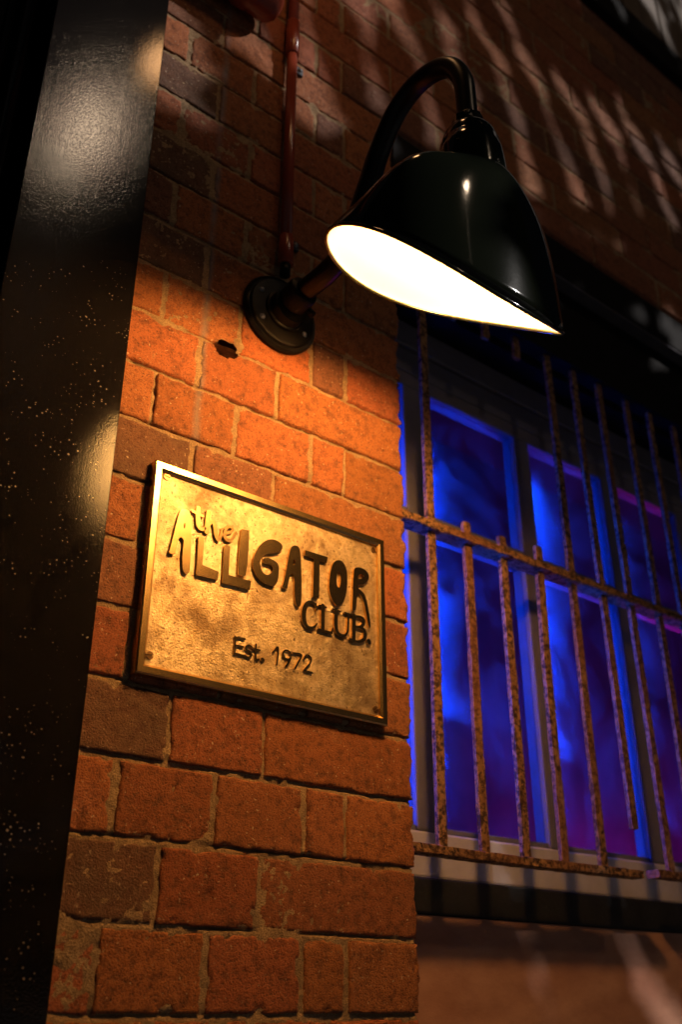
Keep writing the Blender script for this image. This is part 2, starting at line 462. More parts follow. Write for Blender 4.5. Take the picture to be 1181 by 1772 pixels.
def mortar_sheet(x0, x1, z0, z1, res, right_skirt=None):
    nx = int((x1 - x0) / res); nz = int((z1 - z0) / res)
    gx, gz = np.meshgrid(np.linspace(x0, x1, nx + 1), np.linspace(z0, z1, nz + 1), indexing='ij')
    y = -0.0016 + 0.0016 * fbm(gx * 70, gz * 70, 61) + 0.0016 * fbm(gx * 230, gz * 230, 63)
    y -= 0.0030 * np.clip(fbm(gx * 17, gz * 17, 65) - 0.20, 0, 1)      # struck proud in places
    y += 0.006 * np.clip(fbm(gx * 33, gz * 33, 67) - 0.35, 0, 1)
    y = np.maximum(y, -0.0026)
    # shrinkage crack under the bricks, and along some perpends
    dz = ((gz - Z0) / COURSE - np.round((gz - Z0) / COURSE)) * COURSE
    gate = np.clip(fbm(gx * 14, gz * 60, 69) * 2.2 + 0.75, 0, 1)
    y += 0.009 * np.clip(1 - np.abs(dz - 0.0032) / 0.0019, 0, 1) * gate
    V = np.stack([gx, y, gz + EYE], -1).reshape(-1, 3)
    idx = np.arange(V.shape[0]).reshape(gx.shape)
    F = cut_hole(gx, gz, np.stack([idx[:-1, :-1], idx[1:, :-1], idx[1:, 1:], idx[:-1, 1:]], -1).reshape(-1, 4)).tolist()
    if right_skirt:
        ring = idx[-1]; base = len(V); bk = V[ring].copy(); bk[:, 1] = right_skirt
        V = np.concatenate([V, bk])
        for i in range(len(ring) - 1): F.append([int(ring[i + 1]), int(ring[i]), base + i, base + i + 1])
    return V, F
V, F = mortar_sheet(0.40, EDGE - 0.0065, Z0 - 3 * COURSE, Z0 + 17 * COURSE, 0.0026, 0.16)
o = mesh_obj('mortar', V, F, M['mortar'], wall, smooth=True)
V, F = mortar_sheet(0.40, 2.72, Z0 + 17 * COURSE + 0.003, Z0 + WALL_TOP * COURSE, 0.010)
o = mesh_obj('mortar', V, F, M['mortar'], wall, smooth=True)
ZL = Z0 + 17 * COURSE                                  # underside of the brickwork over the window
box('backing_masonry', 0.40, 0.915, 1.165, 1.25, -1.5, ZL, M['mortar'], wall, 0)
box('backing_masonry', 0.40, 3.2, 1.165, 1.25, ZL + 0.002, 2.53, M['mortar'], wall, 0)
box('pier_foot', 0.40, 0.922, 1.004, 1.054, -1.5, Z0 - 3 * COURSE, M['mortar'], wall, 0)

# dark fascia and the cladding above it
fb = box('fascia_board', 0.25, 3.2, 0.972, 1.25, 2.545, 2.66, M['fascia'], None, 0.004)
tag(fb, 'black fascia board running along the top of the brickwork', 'fascia')
cl = thing('wall_cladding', (1.7, 0.1, EYE + 2.66), 'brown painted cladding boards above the black fascia at top right', 'cladding')
for k in range(26):
    x = 0.45 + k * 0.105
    box('board', x, x + 0.099, 1.0 + 0.002 * (k % 2), 1.03, 2.662, 3.9, M['clad'], cl, 0.003)

# ------------------------------------------------------------------ black panel and door frame on the left
pn = thing('door_surround', (0.35, 0, EYE), 'glossy black paint spattered door surround left of the bricks', 'door frame')
box('panel', 0.2635, 0.4315, 0.970, 1.05, -1.5, 2.54, M['panel'], pn, 0.0012)
bm = bmesh.new(); box_bm(bm, 0.18, 0.2630, 0.047, 0.15, 0, 4.03, 0.002)
bm_obj('jamb', bm, M['panel'], pn)
V, F = tube_geo([(0.247, 0.030, 0.0), (0.247, 0.030, 4.03)], 0.014, 20)
mesh_obj('moulding', V, F, M['trim'], pn, smooth=True)
V, F = tube_geo([(0.222, 0.042, 0.0), (0.222, 0.042, 4.03)], 0.006, 14)
mesh_obj('moulding', V, F, M['trim'], pn, smooth=True)
dl = box('door_leaf', -0.75, 0.25, 1.155, 1.2, -1.49, 3.9, M['lintel'], None, 0.003)
tag(dl, 'dark door leaf deep in shadow at the far left edge', 'door')

# ------------------------------------------------------------------ conduit, big pipe end
cd = thing('conduit_pipe', P(0.678, 0.98, 1.02), 'dark red painted conduit running down the bricks to the lamp base', 'pipe')
cx, cdp = 0.678, 0.979
V, F = tube_geo([P(cx, cdp, z) for z in (1.062, 1.3, 1.515)], 0.0095, 20); mesh_obj('pipe', V, F, M['oxide'], cd, True)
V, F = tube_geo([P(cx, cdp, z) for z in (1.53, 2.0, 2.5)], 0.0095, 20); mesh_obj('pipe', V, F, M['oxide'], cd, True)
for z0, z1, r in ((1.505, 1.590, 0.0122), (1.030, 1.086, 0.0122)):
    V, F = lathe_geo([(0.0, 0), (r - 0.001, 0), (r, 0.001), (r, z1 - z0 - 0.001), (r - 0.001, z1 - z0), (0, z1 - z0)], P(cx, cdp, z0), (0, 0, 1), 24)
    mesh_obj('coupling', V, F, M['oxide'], cd, True)
V, F = lathe_geo([(0.0, 0), (0.0085, 0), (0.0085, 0.02), (0, 0.02)], P(cx, cdp, 1.0085), (0, 0, 1), 20); mesh_obj('gland', V, F, M['cast'], cd, True)
for z in (1.497, 1.092):
    bm = bmesh.new(); box_bm(bm, cx + 0.0105, cx + 0.034, -0.009, -0.003, z + EYE - 0.009, z + EYE + 0.009, 0.0015)
    s = bm_obj('saddle_clip', bm, M['plug'], cd)
    V, F = lathe_geo([(0.0, 0.004), (0.003, 0.0035), (0.004, 0.0)], (cx + 0.026, -0.009, z + EYE), (0, -1, 0), 12)
    mesh_obj('screw', V, F, M['steel'], s, True)

rp = thing('waste_pipe', P(0.60, 0.95, 1.56), 'thick glossy red pipe end jutting in at the top of the wall', 'pipe')
prof = [(0.0, 0.0)] + [(0.034 * math.sin(a), 0.034 * (1 - math.cos(a)) * 0.8) for a in np.linspace(0.15, math.pi / 2, 9)] + [(0.034, 0.06), (0.0365, 0.062), (0.0365, 0.085), (0.034, 0.087), (0.034, 0.5)]
V, F = lathe_geo(prof, P(0.632, 0.954, 1.557), (-1, 0, 0), 32)
mesh_obj('pipe', V, F, M['oxide'], rp, True)
bm = bmesh.new(); box_bm(bm, 0.44, 0.46, -0.09, -0.004, EYE + 1.58, EYE + 1.60, 0.002); bm_obj('bracket', bm, M['cast'], rp)

# ------------------------------------------------------------------ gooseneck lamp
def rim_curve(n, inset=0.0, drop=0.0):
    yc, zc, t1, ra, rb, k2 = 0.6589, 0.7814, 0.6408, 0.1562, 0.1564, -0.0119
    a = np.array([0, math.sin(t1), -math.cos(t1)]); v = np.array([0, math.cos(t1), math.sin(t1)]); u = np.array([1.0, 0, 0])
    th = np.linspace(0, 2 * math.pi, n, endpoint=False)
    pts = np.array([0.69, yc, zc]) + (ra - inset) * np.cos(th)[:, None] * u + (rb - inset) * np.sin(th)[:, None] * v + (k2 * np.cos(2 * th) + drop)[:, None] * a
    return pts, a

def make_lamp(dx, dd, dz, power, label):
    """the whole fitting, moved by dx, dd, dz from the one in view"""
    def Q(x, d, z): return P(x + dx, d + dd, z + dz)
    t = thing('gooseneck_lamp', Q(0.681, 0.99, 0.943), label, 'lamp', None)
    # wall plate
    prof = [(0.0, 0.0), (0.064, 0.0), (0.066, 0.002), (0.066, 0.006), (0.0635, 0.0095), (0.0605, 0.0085), (0.0585, 0.0085), (0.0565, 0.0125), (0.053, 0.0135), (0.034, 0.0150), (0.033, 0.0190), (0.030, 0.0205), (0.0285, 0.034), (0.0, 0.034)]
    V, F = lathe_geo(prof, Q(0.679, 0.9945, 0.940), (0, -1, 0), 64)
    bp = mesh_obj('base_plate', V, F, M['cast'], t, False)
    for a in (0.55, 2.65, 3.75, 5.75):
        V, F = lathe_geo([(0.0, 0.003), (0.0035, 0.0025), (0.005, 0.0)], Q(0.679 + 0.046 * math.cos(a), 0.981, 0.940 + 0.046 * math.sin(a)), (0, -1, 0), 12)
        mesh_obj('screw', V, F, M['steel'], bp, True)
    V, F = lathe_geo([(0.0245, 0.0), (0.0245, 0.026), (0.0225, 0.030), (0.0, 0.030)], Q(0.681, 0.961, 0.948), (0.02, -1, 0.16), 32)
    mesh_obj('socket', V, F, M['cast'], t, True)
    V, F = lathe_geo([(0.0, 0), (0.006, 0), (0.006, 0.012), (0.0, 0.014)], Q(0.703, 0.952, 0.938), (1, 0, -0.5), 10)
    mesh_obj('set_screw', V, F, M['cast'], t, True)
    path = [(0.681, 0.962, 0.948), (0.684, 0.925, 0.953), (0.687, 0.885, 0.957), (0.689, 0.852, 0.968), (0.69, 0.830, 0.990), (0.69, 0.813, 1.020), (0.69, 0.791, 1.060), (0.69, 0.769, 1.102), (0.69, 0.733, 1.146), (0.69, 0.690, 1.164), (0.69, 0.648, 1.157), (0.69, 0.617, 1.132), (0.69, 0.600, 1.092), (0.69, 0.597, 1.050), (0.69, 0.597, 0.990)]
    pp = smooth_path([Q(*q) for q in path], 7)
    rr = np.interp(np.linspace(0, 1, len(pp)), [0, 0.35, 0.75, 1], [0.0165, 0.0165, 0.0142, 0.0132])
    V, F = tube_geo(pp, rr, 32); mesh_obj('arm', V, F, M['arm'], t, True)
    # gallery cap over the lampholder
    ax = Q(0.69, 0.597, 0.0)
    V, F = lathe_geo([(0.0132, 1.014), (0.0205, 1.014), (0.0215, 1.012), (0.0215, 0.996), (0.0205, 0.994)], ax, (0, 0, 1), 8); mesh_obj('lock_nut', V, F, M['enamel'], t, False)
    prof = [(0.0135, 0.9925), (0.024, 0.9925), (0.0280, 0.9910), (0.0315, 0.9870), (0.0345, 0.9800), (0.0372, 0.9680), (0.0375, 0.9660), (0.0388, 0.9650), (0.0410, 0.948), (0.0428, 0.925), (0.0442, 0.9020)]
    V, F = lathe_geo(prof, ax, (0, 0, 1), 48); mesh_obj('gallery_cap', V, F, M['enamel'], t, True)
    # shade: a loft from the neck ring to the slanted rim; dark outside, white inside, rolled edge
    n, rows = 96, 26
    rim, a = rim_curve(n)
    c0 = np.array([0.69, 0.597, 0.905])
    def loft(rim, r0, z0, grow):
        out = []
        for k in range(n):
            R = rim[k]; h = R[:2] - c0[:2]; hl = np.hypot(*h); h = h / hl
            p0 = np.array([c0[0] + h[0] * r0, c0[1] + h[1] * r0, z0])
            drop = p0[2] - R[2]; hd = hl - r0
            b = (1 - math.sin(2 * math.pi * k / n)) / 2; b = min(max((b - 0.30) / 0.55, 0.0), 1.0); b = b * b * (3 - 2 * b)
            p1 = p0 + np.array([h[0], h[1], 0]) * hd * (0.27 + 0.56 * b) + np.array([0, 0, -0.04 * drop])
            p2 = R + np.array([-h[0] * hd * 0.03, -h[1] * hd * 0.03, drop * (0.22 + 0.64 * b)])
            col = []
            for i in range(rows):
                s = i / (rows - 1)
                q = (1 - s) ** 3 * p0 + 3 * (1 - s) ** 2 * s * p1 + 3 * (1 - s) * s * s * p2 + s ** 3 * R
                col.append(q)
            out.append(col)
        return np.array(out)                             # n, rows, 3
    outer = loft(rim, 0.0430, 0.905, 0)
    rim2, _ = rim_curve(n, 0.0028, 0.0)
    inner = loft(rim2, 0.0400, 0.9015, 0)
    V = [Q(*q) for q in outer.reshape(-1, 3)] + [Q(*q) for q in inner.reshape(-1, 3)]
    F = []; mi = []
    N = n * rows
    for k in range(n):
        k2 = (k + 1) % n
        for i in range(rows - 1):
            F.append((k * rows + i, k2 * rows + i, k2 * rows + i + 1, k * rows + i + 1)); mi.append(0)
            F.append((N + k * rows + i + 1, N + k2 * rows + i + 1, N + k2 * rows + i, N + k * rows + i)); mi.append(1)
        F.append((k * rows, N + k * rows, N + k2 * rows, k2 * rows)); mi.append(0)
        F.append((k * rows + rows - 1, k2 * rows + rows - 1, N + k2 * rows + rows - 1, N + k * rows + rows - 1)); mi.append(0)
    top = [Q(*(np.array([0.69, 0.597, 0.9005]) + np.array([0.0400 * math.cos(b), 0.0400 * math.sin(b), 0]))) for b in np.linspace(0, 2 * math.pi, 32, endpoint=False)]
    base = len(V); V += top; F.append(tuple(range(base, base + 32))); mi.append(1)
    mesh_obj('shade', V, F, [M['shade_enamel'], M['white_enamel']], t, True, mi)
    rm = [Q(*q) for q in rim_curve(n, 0.0012)[0]]
    rm = rm + [rm[0], rm[1]]
    V, F = tube_geo(rm, 0.0024, 8, False); mesh_obj('rolled_rim', V, F, M['enamel'], t, True)
    # lampholder, bulb
    V, F = lathe_geo([(0.0, 0.908), (0.019, 0.908), (0.019, 0.885), (0.016, 0.88), (0.0, 0.88)], ax, (0, 0, 1), 24); mesh_obj('lampholder', V, F, M['white_enamel'], t, True)
    bm = bmesh.new(); bmesh.ops.create_uvsphere(bm, u_segments=24, v_segments=16, radius=0.029)
    for v in bm.verts:
        if v.co.z > 0: v.co.z *= 1.5
        v.co += Vector(Q(0.69, 0.606, 0.838))
    area = 4 * math.pi * 0.029 ** 2 * 1.2
    bm_obj('bulb', bm, mat_emit('lamp_glow', LAMP_TINT, power), t, True)
    return t
make_lamp(0, 0, 0, LAMP_POWER, 'lit black gooseneck lamp with a slanted white lined shade above the plaque')
up = thing('bulkhead_lamp', P(0.57, 0.99, 1.95), 'small warm globe lamp on a bracket higher up the bricks, above the picture', 'lamp')
V, F = lathe_geo([(0.0, 0), (0.04, 0), (0.04, 0.012), (0.0, 0.014)], P(0.57, 0.992, 1.95), (0, -1, 0), 24); mesh_obj('back_plate', V, F, M['cast'], up, True)
V, F = tube_geo(smooth_path([P(0.57, 0.98, 1.95), P(0.57, 0.80, 1.96), P(0.57, 0.66, 1.94), P(0.578, 0.637, 1.76)], 6), 0.008, 12); mesh_obj('bracket', V, F, M['arm'], up, True)
bm = bmesh.new(); bmesh.ops.create_uvsphere(bm, u_segments=20, v_segments=12, radius=0.035)
for v in bm.verts: v.co += Vector(P(0.58, 0.635, 1.728))
bm_obj('globe', bm, mat_emit('warm_globe_glow', (1.0, 0.5, 0.2), 20.0), up, True)
POLY = [
    ('letter', [[(32.1, 211.7), (34.6, 214.2), (39.0, 215.2), (42.6, 215.0), (45.6, 212.0), (48.1, 205.6), (49.3, 194.2), (50.1, 181.5), (50.6, 166.3), (51.1, 151.2), (51.5, 138.8), (51.2, 133.5), (49.5, 130.2), (46.5, 129.4), (43.5, 131.0), (41.5, 136.1), (40.3, 145.7), (39.9, 158.1), (40.2, 168.3), (39.4, 173.2), (36.5, 175.5), (33.9, 174.4), (32.2, 171.1), (31.2, 164.5), (29.7, 155.2), (28.5, 150.5), (21.7, 150.2), (22.4, 156.9), (24.5, 170.1), (26.1, 180.7), (28.3, 194.2), (30.1, 203.9)], [(39.7, 196.7), (40.5, 192.8), (40.1, 188.8), (38.7, 189.0), (38.2, 192.1), (38.6, 195.5)]]),
    ('letter', [[(60.7, 184.0), (68.9, 184.5), (68.8, 166.4), (68.9, 147.3), (93.0, 144.4), (92.4, 132.9), (61.3, 131.5), (61.3, 149.0), (60.9, 166.7)]]),
    ('letter', [[(99.5, 183.7), (107.7, 184.1), (107.7, 164.5), (107.9, 144.0), (142.3, 144.8), (140.8, 132.1), (99.4, 130.9), (99.3, 154.4), (99.2, 169.9)]]),
    ('letter', [[(124.2, 213.7), (135.5, 215.1), (136.1, 191.1), (135.4, 167.0), (133.4, 150.2), (130.7, 148.2), (122.1, 147.8), (121.3, 163.1), (122.1, 187.0), (122.9, 203.2)]]),
    ('letter', [[(171.9, 212.9), (180.5, 213.4), (187.4, 211.1), (189.9, 206.6), (187.7, 200.8), (182.1, 195.7), (172.7, 192.2), (165.2, 189.2), (158.8, 184.0), (155.4, 176.3), (155.7, 169.7), (158.8, 163.0), (163.6, 160.1), (168.3, 160.6), (172.8, 164.3), (175.5, 169.2), (174.3, 174.0), (169.6, 175.2), (161.1, 174.9), (160.0, 179.3), (161.7, 182.8), (169.2, 184.4), (178.8, 182.8), (184.2, 179.2), (185.3, 171.0), (184.4, 159.0), (181.8, 151.6), (177.3, 146.8), (170.7, 146.3), (161.4, 147.1), (153.8, 150.9), (148.0, 157.6), (144.2, 166.5), (144.3, 176.5), (147.5, 187.5), (153.5, 198.6), (162.5, 208.1)]]),
    ('letter', [[(204.0, 209.8), (209.8, 215.0), (215.8, 215.0), (218.9, 210.6), (220.7, 199.7), (221.8, 184.4), (222.8, 167.5), (223.2, 150.6), (222.9, 137.1), (221.7, 131.0), (218.9, 127.8), (215.3, 129.4), (212.9, 136.3), (211.6, 147.6), (211.2, 161.0), (210.0, 169.2), (207.6, 172.3), (204.2, 170.7), (202.4, 163.8), (199.9, 151.3), (199.0, 148.6), (191.8, 149.2), (193.9, 158.2), (197.2, 176.0), (200.5, 195.8)], [(209.8, 194.1), (211.8, 190.3), (210.6, 186.8), (208.2, 186.7), (208.1, 190.1)]]),
    ('letter', [[(227.8, 213.2), (267.2, 213.7), (265.6, 204.4), (253.3, 204.0), (253.2, 177.3), (252.6, 148.7), (242.0, 147.8), (242.6, 174.5), (243.1, 204.3), (227.4, 204.8)]]),
    ('letter', [[(286.5, 214.6), (295.0, 213.4), (300.9, 204.2), (302.3, 190.3), (300.8, 170.5), (295.9, 155.3), (288.6, 146.9), (280.4, 147.1), (273.8, 154.9), (270.0, 167.8), (270.9, 185.5), (274.0, 200.5), (279.1, 209.9)], [(286.9, 196.9), (289.7, 192.3), (290.3, 183.6), (288.6, 175.2), (286.5, 172.9), (284.0, 175.8), (283.0, 183.4), (284.4, 192.6)]]),
    ('letter', [[(315.3, 209.1), (321.8, 213.2), (330.5, 213.8), (338.2, 211.7), (342.0, 206.3), (341.3, 199.8), (335.7, 192.9), (325.8, 187.6), (321.5, 185.6), (322.5, 181.4), (329.0, 178.6), (334.3, 173.7), (338.5, 162.3), (341.5, 149.0), (343.8, 135.5), (343.3, 127.6), (341.1, 128.0), (338.1, 137.7), (335.1, 150.9), (332.0, 162.5), (327.8, 170.3), (323.5, 173.1), (320.3, 170.1), (319.1, 161.1), (318.0, 150.3), (315.8, 146.6), (311.2, 146.9), (311.7, 162.7), (312.5, 184.1), (313.7, 198.7)], [(326.0, 203.5), (331.5, 203.5), (332.5, 201.1), (328.1, 197.2), (322.7, 196.1), (321.6, 199.1)]]),
]
STROKE = [
    ('letter', [[(57.7, 223.2, 6), (58.1, 208.7, 6.5), (60.2, 198.9, 6.5), (64.6, 195.6, 5), (69.2, 198.3, 4)], [(50.0, 216.5, 4), (65.3, 214.3, 3.5)]]),
    ('letter', [[(72.8, 222.6, 6), (72.4, 207.9, 6.5), (72.2, 194.7, 7)], [(72.6, 200.0, 5), (76.8, 209.0, 5), (81.6, 210.1, 6), (84.4, 203.6, 6), (86.5, 193.7, 5.5), (89.7, 188.1, 4.5), (93.2, 194.4, 4), (96.0, 205.2, 4)]]),
    ('letter', [[(99.9, 200.1, 3), (106.8, 203.8, 3), (110.8, 208.7, 3.4), (107.0, 211.9, 3.4), (101.5, 209.1, 4.5), (98.3, 202.5, 5.5), (99.9, 195.1, 5.5), (104.6, 192.0, 4.5), (110.9, 195.4, 4), (116.1, 206.6, 3)]]),
    ('letter', [[(248.6, 133.4, 2.2), (247.1, 138.4, 4), (241.1, 140.4, 4), (234.3, 137.4, 5.5), (229.5, 129.5, 7), (228.2, 120.1, 7.5), (229.3, 110.4, 7), (233.9, 104.1, 5.5), (240.8, 103.5, 4.5), (246.6, 107.0, 3.2), (250.1, 112.0, 2.2)], [(248.1, 139.6, 2.5), (249.0, 130.4, 2.2)]]),
    ('letter', [[(260.1, 139.6, 6.5), (260.1, 106.0, 6.5)], [(253.7, 138.8, 2.6), (265.8, 138.9, 2.6)], [(253.5, 104.5, 3.2), (275.5, 104.5, 3.6)], [(277.3, 111.9, 2.4), (274.9, 104.4, 3.6)]]),
    ('letter', [[(283.5, 139.1, 6.5), (282.5, 119.5, 6.5), (285.6, 107.6, 5.5), (294.8, 105.0, 4.5), (301.0, 108.9, 3.6), (303.5, 117.6, 3.4), (304.6, 138.4, 3.4)], [(277.4, 139.3, 2.6), (290.1, 139.0, 2.6)], [(298.0, 138.8, 2.6), (307.3, 139.0, 2.6)]]),
    ('letter', [[(314.7, 139.1, 6.5), (313.4, 102.9, 6.5)], [(308.6, 139.3, 2.6), (318.9, 139.2, 3)], [(307.6, 103.3, 2.8), (319.6, 102.3, 3)], [(314.7, 138.7, 3), (326.3, 139.2, 4), (331.6, 136.2, 6), (330.5, 129.0, 5.5), (323.0, 124.1, 3.4), (315.6, 123.5, 3)], [(323.0, 124.1, 3.4), (332.1, 122.4, 5), (334.5, 115.3, 6.5), (331.2, 107.2, 5.5), (321.7, 102.6, 3.6), (313.4, 102.6, 3)]]),
    ('full_stop', [[(341.0, 107.3, 7), (341.4, 105.7, 7)]]),
    ('letter', [[(123.6, 65.9, 2.5), (124.0, 43.9, 2.5)], [(123.7, 65.3, 2.5), (138.0, 66.0, 2.5)], [(123.9, 54.8, 2.5), (136.0, 55.2, 2.5)], [(124.0, 44.3, 2.5), (137.2, 44.2, 2.5)]]),
    ('letter', [[(149.5, 57.7, 2.5), (145.0, 59.1, 2.5), (140.5, 56.6, 2.5), (140.3, 53.1, 2.5), (145.8, 51.5, 2.5), (149.1, 48.8, 2.5), (147.4, 45.0, 2.5), (143.2, 43.2, 2.5), (139.2, 44.4, 2.5)]]),
    ('letter', [[(155.1, 62.4, 2.5), (155.1, 45.7, 2.5), (157.7, 43.0, 2.5), (160.4, 44.2, 2.5)], [(151.2, 55.8, 2.5), (161.2, 56.2, 2.5)]]),
    ('full_stop', [[(165.8, 44.7, 5.5), (166.1, 44.3, 5.5)]]),
    ('digit', [[(182.1, 58.9, 2.5), (189.0, 65.5, 2.5), (188.1, 43.5, 2.5)]]),
    ('digit', [[(209.7, 59.3, 2.5), (209.2, 56.7, 2.5), (207.5, 54.6, 2.5), (205.1, 53.5, 2.5), (202.3, 53.4, 2.5), (199.8, 54.5, 2.5), (198.1, 56.5, 2.5), (197.4, 59.0, 2.5), (197.9, 61.5, 2.5), (199.6, 63.6, 2.5), (202.0, 64.8, 2.5), (204.7, 64.9, 2.5), (207.2, 63.8, 2.5), (209.0, 61.8, 2.5), (209.7, 59.3, 2.5)], [(209.8, 59.3, 2.5), (208.3, 52.7, 2.5), (202.2, 43.3, 2.5)]]),
    ('digit', [[(213.5, 63.6, 2.5), (226.4, 63.6, 2.5), (221.3, 52.4, 2.5), (216.6, 43.5, 2.5)]]),
    ('digit', [[(231.1, 59.5, 2.5), (233.6, 64.3, 2.5), (238.5, 65.5, 2.5), (242.3, 61.8, 2.5), (240.5, 55.2, 2.5), (235.6, 49.4, 2.5), (230.7, 43.7, 2.5)], [(230.7, 43.5, 2.5), (244.3, 43.5, 2.5)]]),
]

# ------------------------------------------------------------------ brass plaque
pq = thing('brass_plaque', P(0.683, 0.996, 0.34), 'tarnished brass sign plaque with raised letters and bright frame under the lamp', 'sign')
PX0, PX1, PZ0, PZ1 = 0.4925, 0.8735, 0.3405, 0.6170
FB, FT, FL = 0.9955, 0.9815, 0.9875                      # back, frame face, field (distance from the eye plane)
IN = 0.0125
# field, slightly uneven casting
nx, nz = 120, 90
gx, gz = np.meshgrid(np.linspace(PX0 + IN - 0.001, PX1 - IN + 0.001, nx + 1), np.linspace(PZ0 + IN - 0.001, PZ1 - IN + 0.001, nz + 1), indexing='ij')
y = FL - 1 + 0.0002 * fbm(gx * 45, gz * 45, 71) + 0.0002 * fbm(gx * 150, gz * 150, 73)
V = np.stack([gx, y, gz + EYE], -1).reshape(-1, 3); idx = np.arange(V.shape[0]).reshape(gx.shape)
F = np.stack([idx[:-1, :-1], idx[1:, :-1], idx[1:, 1:], idx[:-1, 1:]], -1).reshape(-1, 4).tolist()
mesh_obj('face_plate', V, F, M['field'], pq, smooth=True)
# mitred frame: four bars with bevelled inner and outer arrises
def frame_bar(corners_out, corners_in):
    (ax, az), (bx, bz) = corners_out; (cx_, cz_), (dx_, dz_) = corners_in
    def lerp(p, q, t): return (p[0] + (q[0] - p[0]) * t, p[1] + (q[1] - p[1]) * t)
    V = []
    for (o, i) in (((ax, az), (cx_, cz_)), ((bx, bz), (dx_, dz_))):
        for t, dd in ((0, FB), (0, FT + 0.0022), (0.13, FT), (0.72, FT), (0.95, FT + 0.0030), (1.0, FL + 0.001)):
            q = lerp(o, i, t); V.append(P(q[0], dd, q[1]))
    F = [(k, k + 1, k + 7, k + 6) for k in range(5)]
    return V, F
o_ = [(PX0, PZ0), (PX1, PZ0), (PX1, PZ1), (PX0, PZ1)]
i_ = [(PX0 + IN, PZ0 + IN), (PX1 - IN, PZ0 + IN), (PX1 - IN, PZ1 - IN), (PX0 + IN, PZ1 - IN)]
for k in range(4):
    V, F = frame_bar((o_[k], o_[(k + 1) % 4]), (i_[k], i_[(k + 1) % 4]))
    mesh_obj('frame_edge', V, F, M['polished'], pq)

# raised lettering: distance fields cut at zero into flat tops with sloping sides
def sd_poly(poly, gx, gz):
    p = np.array(poly, float); d = np.full(gx.shape, 1e9); ins = np.zeros(gx.shape, bool)
    n = len(p)
    for i in range(n):
        a = p[i]; b = p[(i + 1) % n]; e = b - a
        t = np.clip(((gx - a[0]) * e[0] + (gz - a[1]) * e[1]) / max(e @ e, 1e-9), 0, 1)
        d = np.minimum(d, np.hypot(gx - a[0] - t * e[0], gz - a[1] - t * e[1]))
        cond = (a[1] > gz) != (b[1] > gz)
        with np.errstate(divide='ignore', invalid='ignore'):
            xx = a[0] + (gz - a[1]) / (b[1] - a[1] if b[1] != a[1] else 1e-9) * (b[0] - a[0])
        ins ^= cond & (gx < xx)
    return np.where(ins, -d, d)

def sd_stroke(st, gx, gz):
    # Catmull-Rom refined polyline with a width at each point
    p = [Vector(q) for q in st]
    q = smooth_path(p, 5) if len(p) > 2 else p
    d = np.full(gx.shape, 1e9)
    for a, b in zip(q[:-1], q[1:]):
        ex, ez = b.x - a.x, b.y - a.y
        t = np.clip(((gx - a.x) * ex + (gz - a.y) * ez) / max(ex * ex + ez * ez, 1e-9), 0, 1)
        w = (a.z + (b.z - a.z) * t) * 0.5
        d = np.minimum(d, np.hypot(gx - a.x - t * ex, gz - a.y - t * ez) - w)
    return d

def catmull_closed(poly, sub=3):
    p = [Vector((*q, 0)) for q in poly]; n = len(p); out = []
    for i in range(n):
        a, b, c, d = p[i - 1], p[i], p[(i + 1) % n], p[(i + 2) % n]
        for k in range(sub):
            t = k / sub
            v = 0.5 * ((2 * b) + (c - a) * t + (2 * a - 5 * b + 4 * c - d) * t * t + (3 * b - a - 3 * c + d) * t ** 3)
            out.append((v.x, v.y))
    return out

def letter(name, sd_fn, bounds, parent, step, mat, DT=0.9832):
    x0, x1, z0, z1 = bounds
    gx, gz = np.meshgrid(np.arange(x0 - 1.5, x1 + 1.5, step), np.arange(z0 - 1.5, z1 + 1.5, step), indexing='ij')
    s = sd_fn(gx, gz)
    V = []; F = []; cache = {}
    def vert(kind, i, j):
        key = (kind, i, j)
        if key in cache: return cache[key]
        if kind == 'v': x, z = gx[i, j], gz[i, j]
        else:
            i2, j2 = (i + 1, j) if kind == 'h' else (i, j + 1)
            a, b = s[i, j], s[i2, j2]; t = a / (a - b)
            x = gx[i, j] + t * (gx[i2, j2] - gx[i, j]); z = gz[i, j] + t * (gz[i2, j2] - gz[i, j])
        V.append(P(0.5015 + x / 1000, DT, 0.347 + z / 1000)); cache[key] = len(V) - 1
        return cache[key]
    segs = []
    I, J = s.shape
    for i in range(I - 1):
        for j in range(J - 1):
            q = ((i, j), (i + 1, j), (i + 1, j + 1), (i, j + 1))
            ins = [s[a] < 0 for a in q]
            if not any(ins): continue
            e = (('h', i, j), ('w', i + 1, j), ('h', i, j + 1), ('w', i, j))
            poly = []; cut = []
            for k in range(4):
                if ins[k]: poly.append(vert('v', *q[k]))
                if ins[k] != ins[(k + 1) % 4]:
                    c = vert(*e[k]); poly.append(c); cut.append((c, ins[k]))
            if len(poly) > 2: F.append(poly)
            if len(cut) == 2:
                (a, ia), (b, ib) = cut
                segs.append((a, b) if ia else (b, a))
    # sides with a little draft
    low = {}
    def lowv(k):
        if k not in low:
            x, y_, z = V[k]; V.append((x, FL - 1 + 0.0006, z)); low[k] = len(V) - 1
        return low[k]
    for a, b in segs: F.append([b, a, lowv(a), lowv(b)])
    o = mesh_obj(name, V, F, mat, parent)
    return o

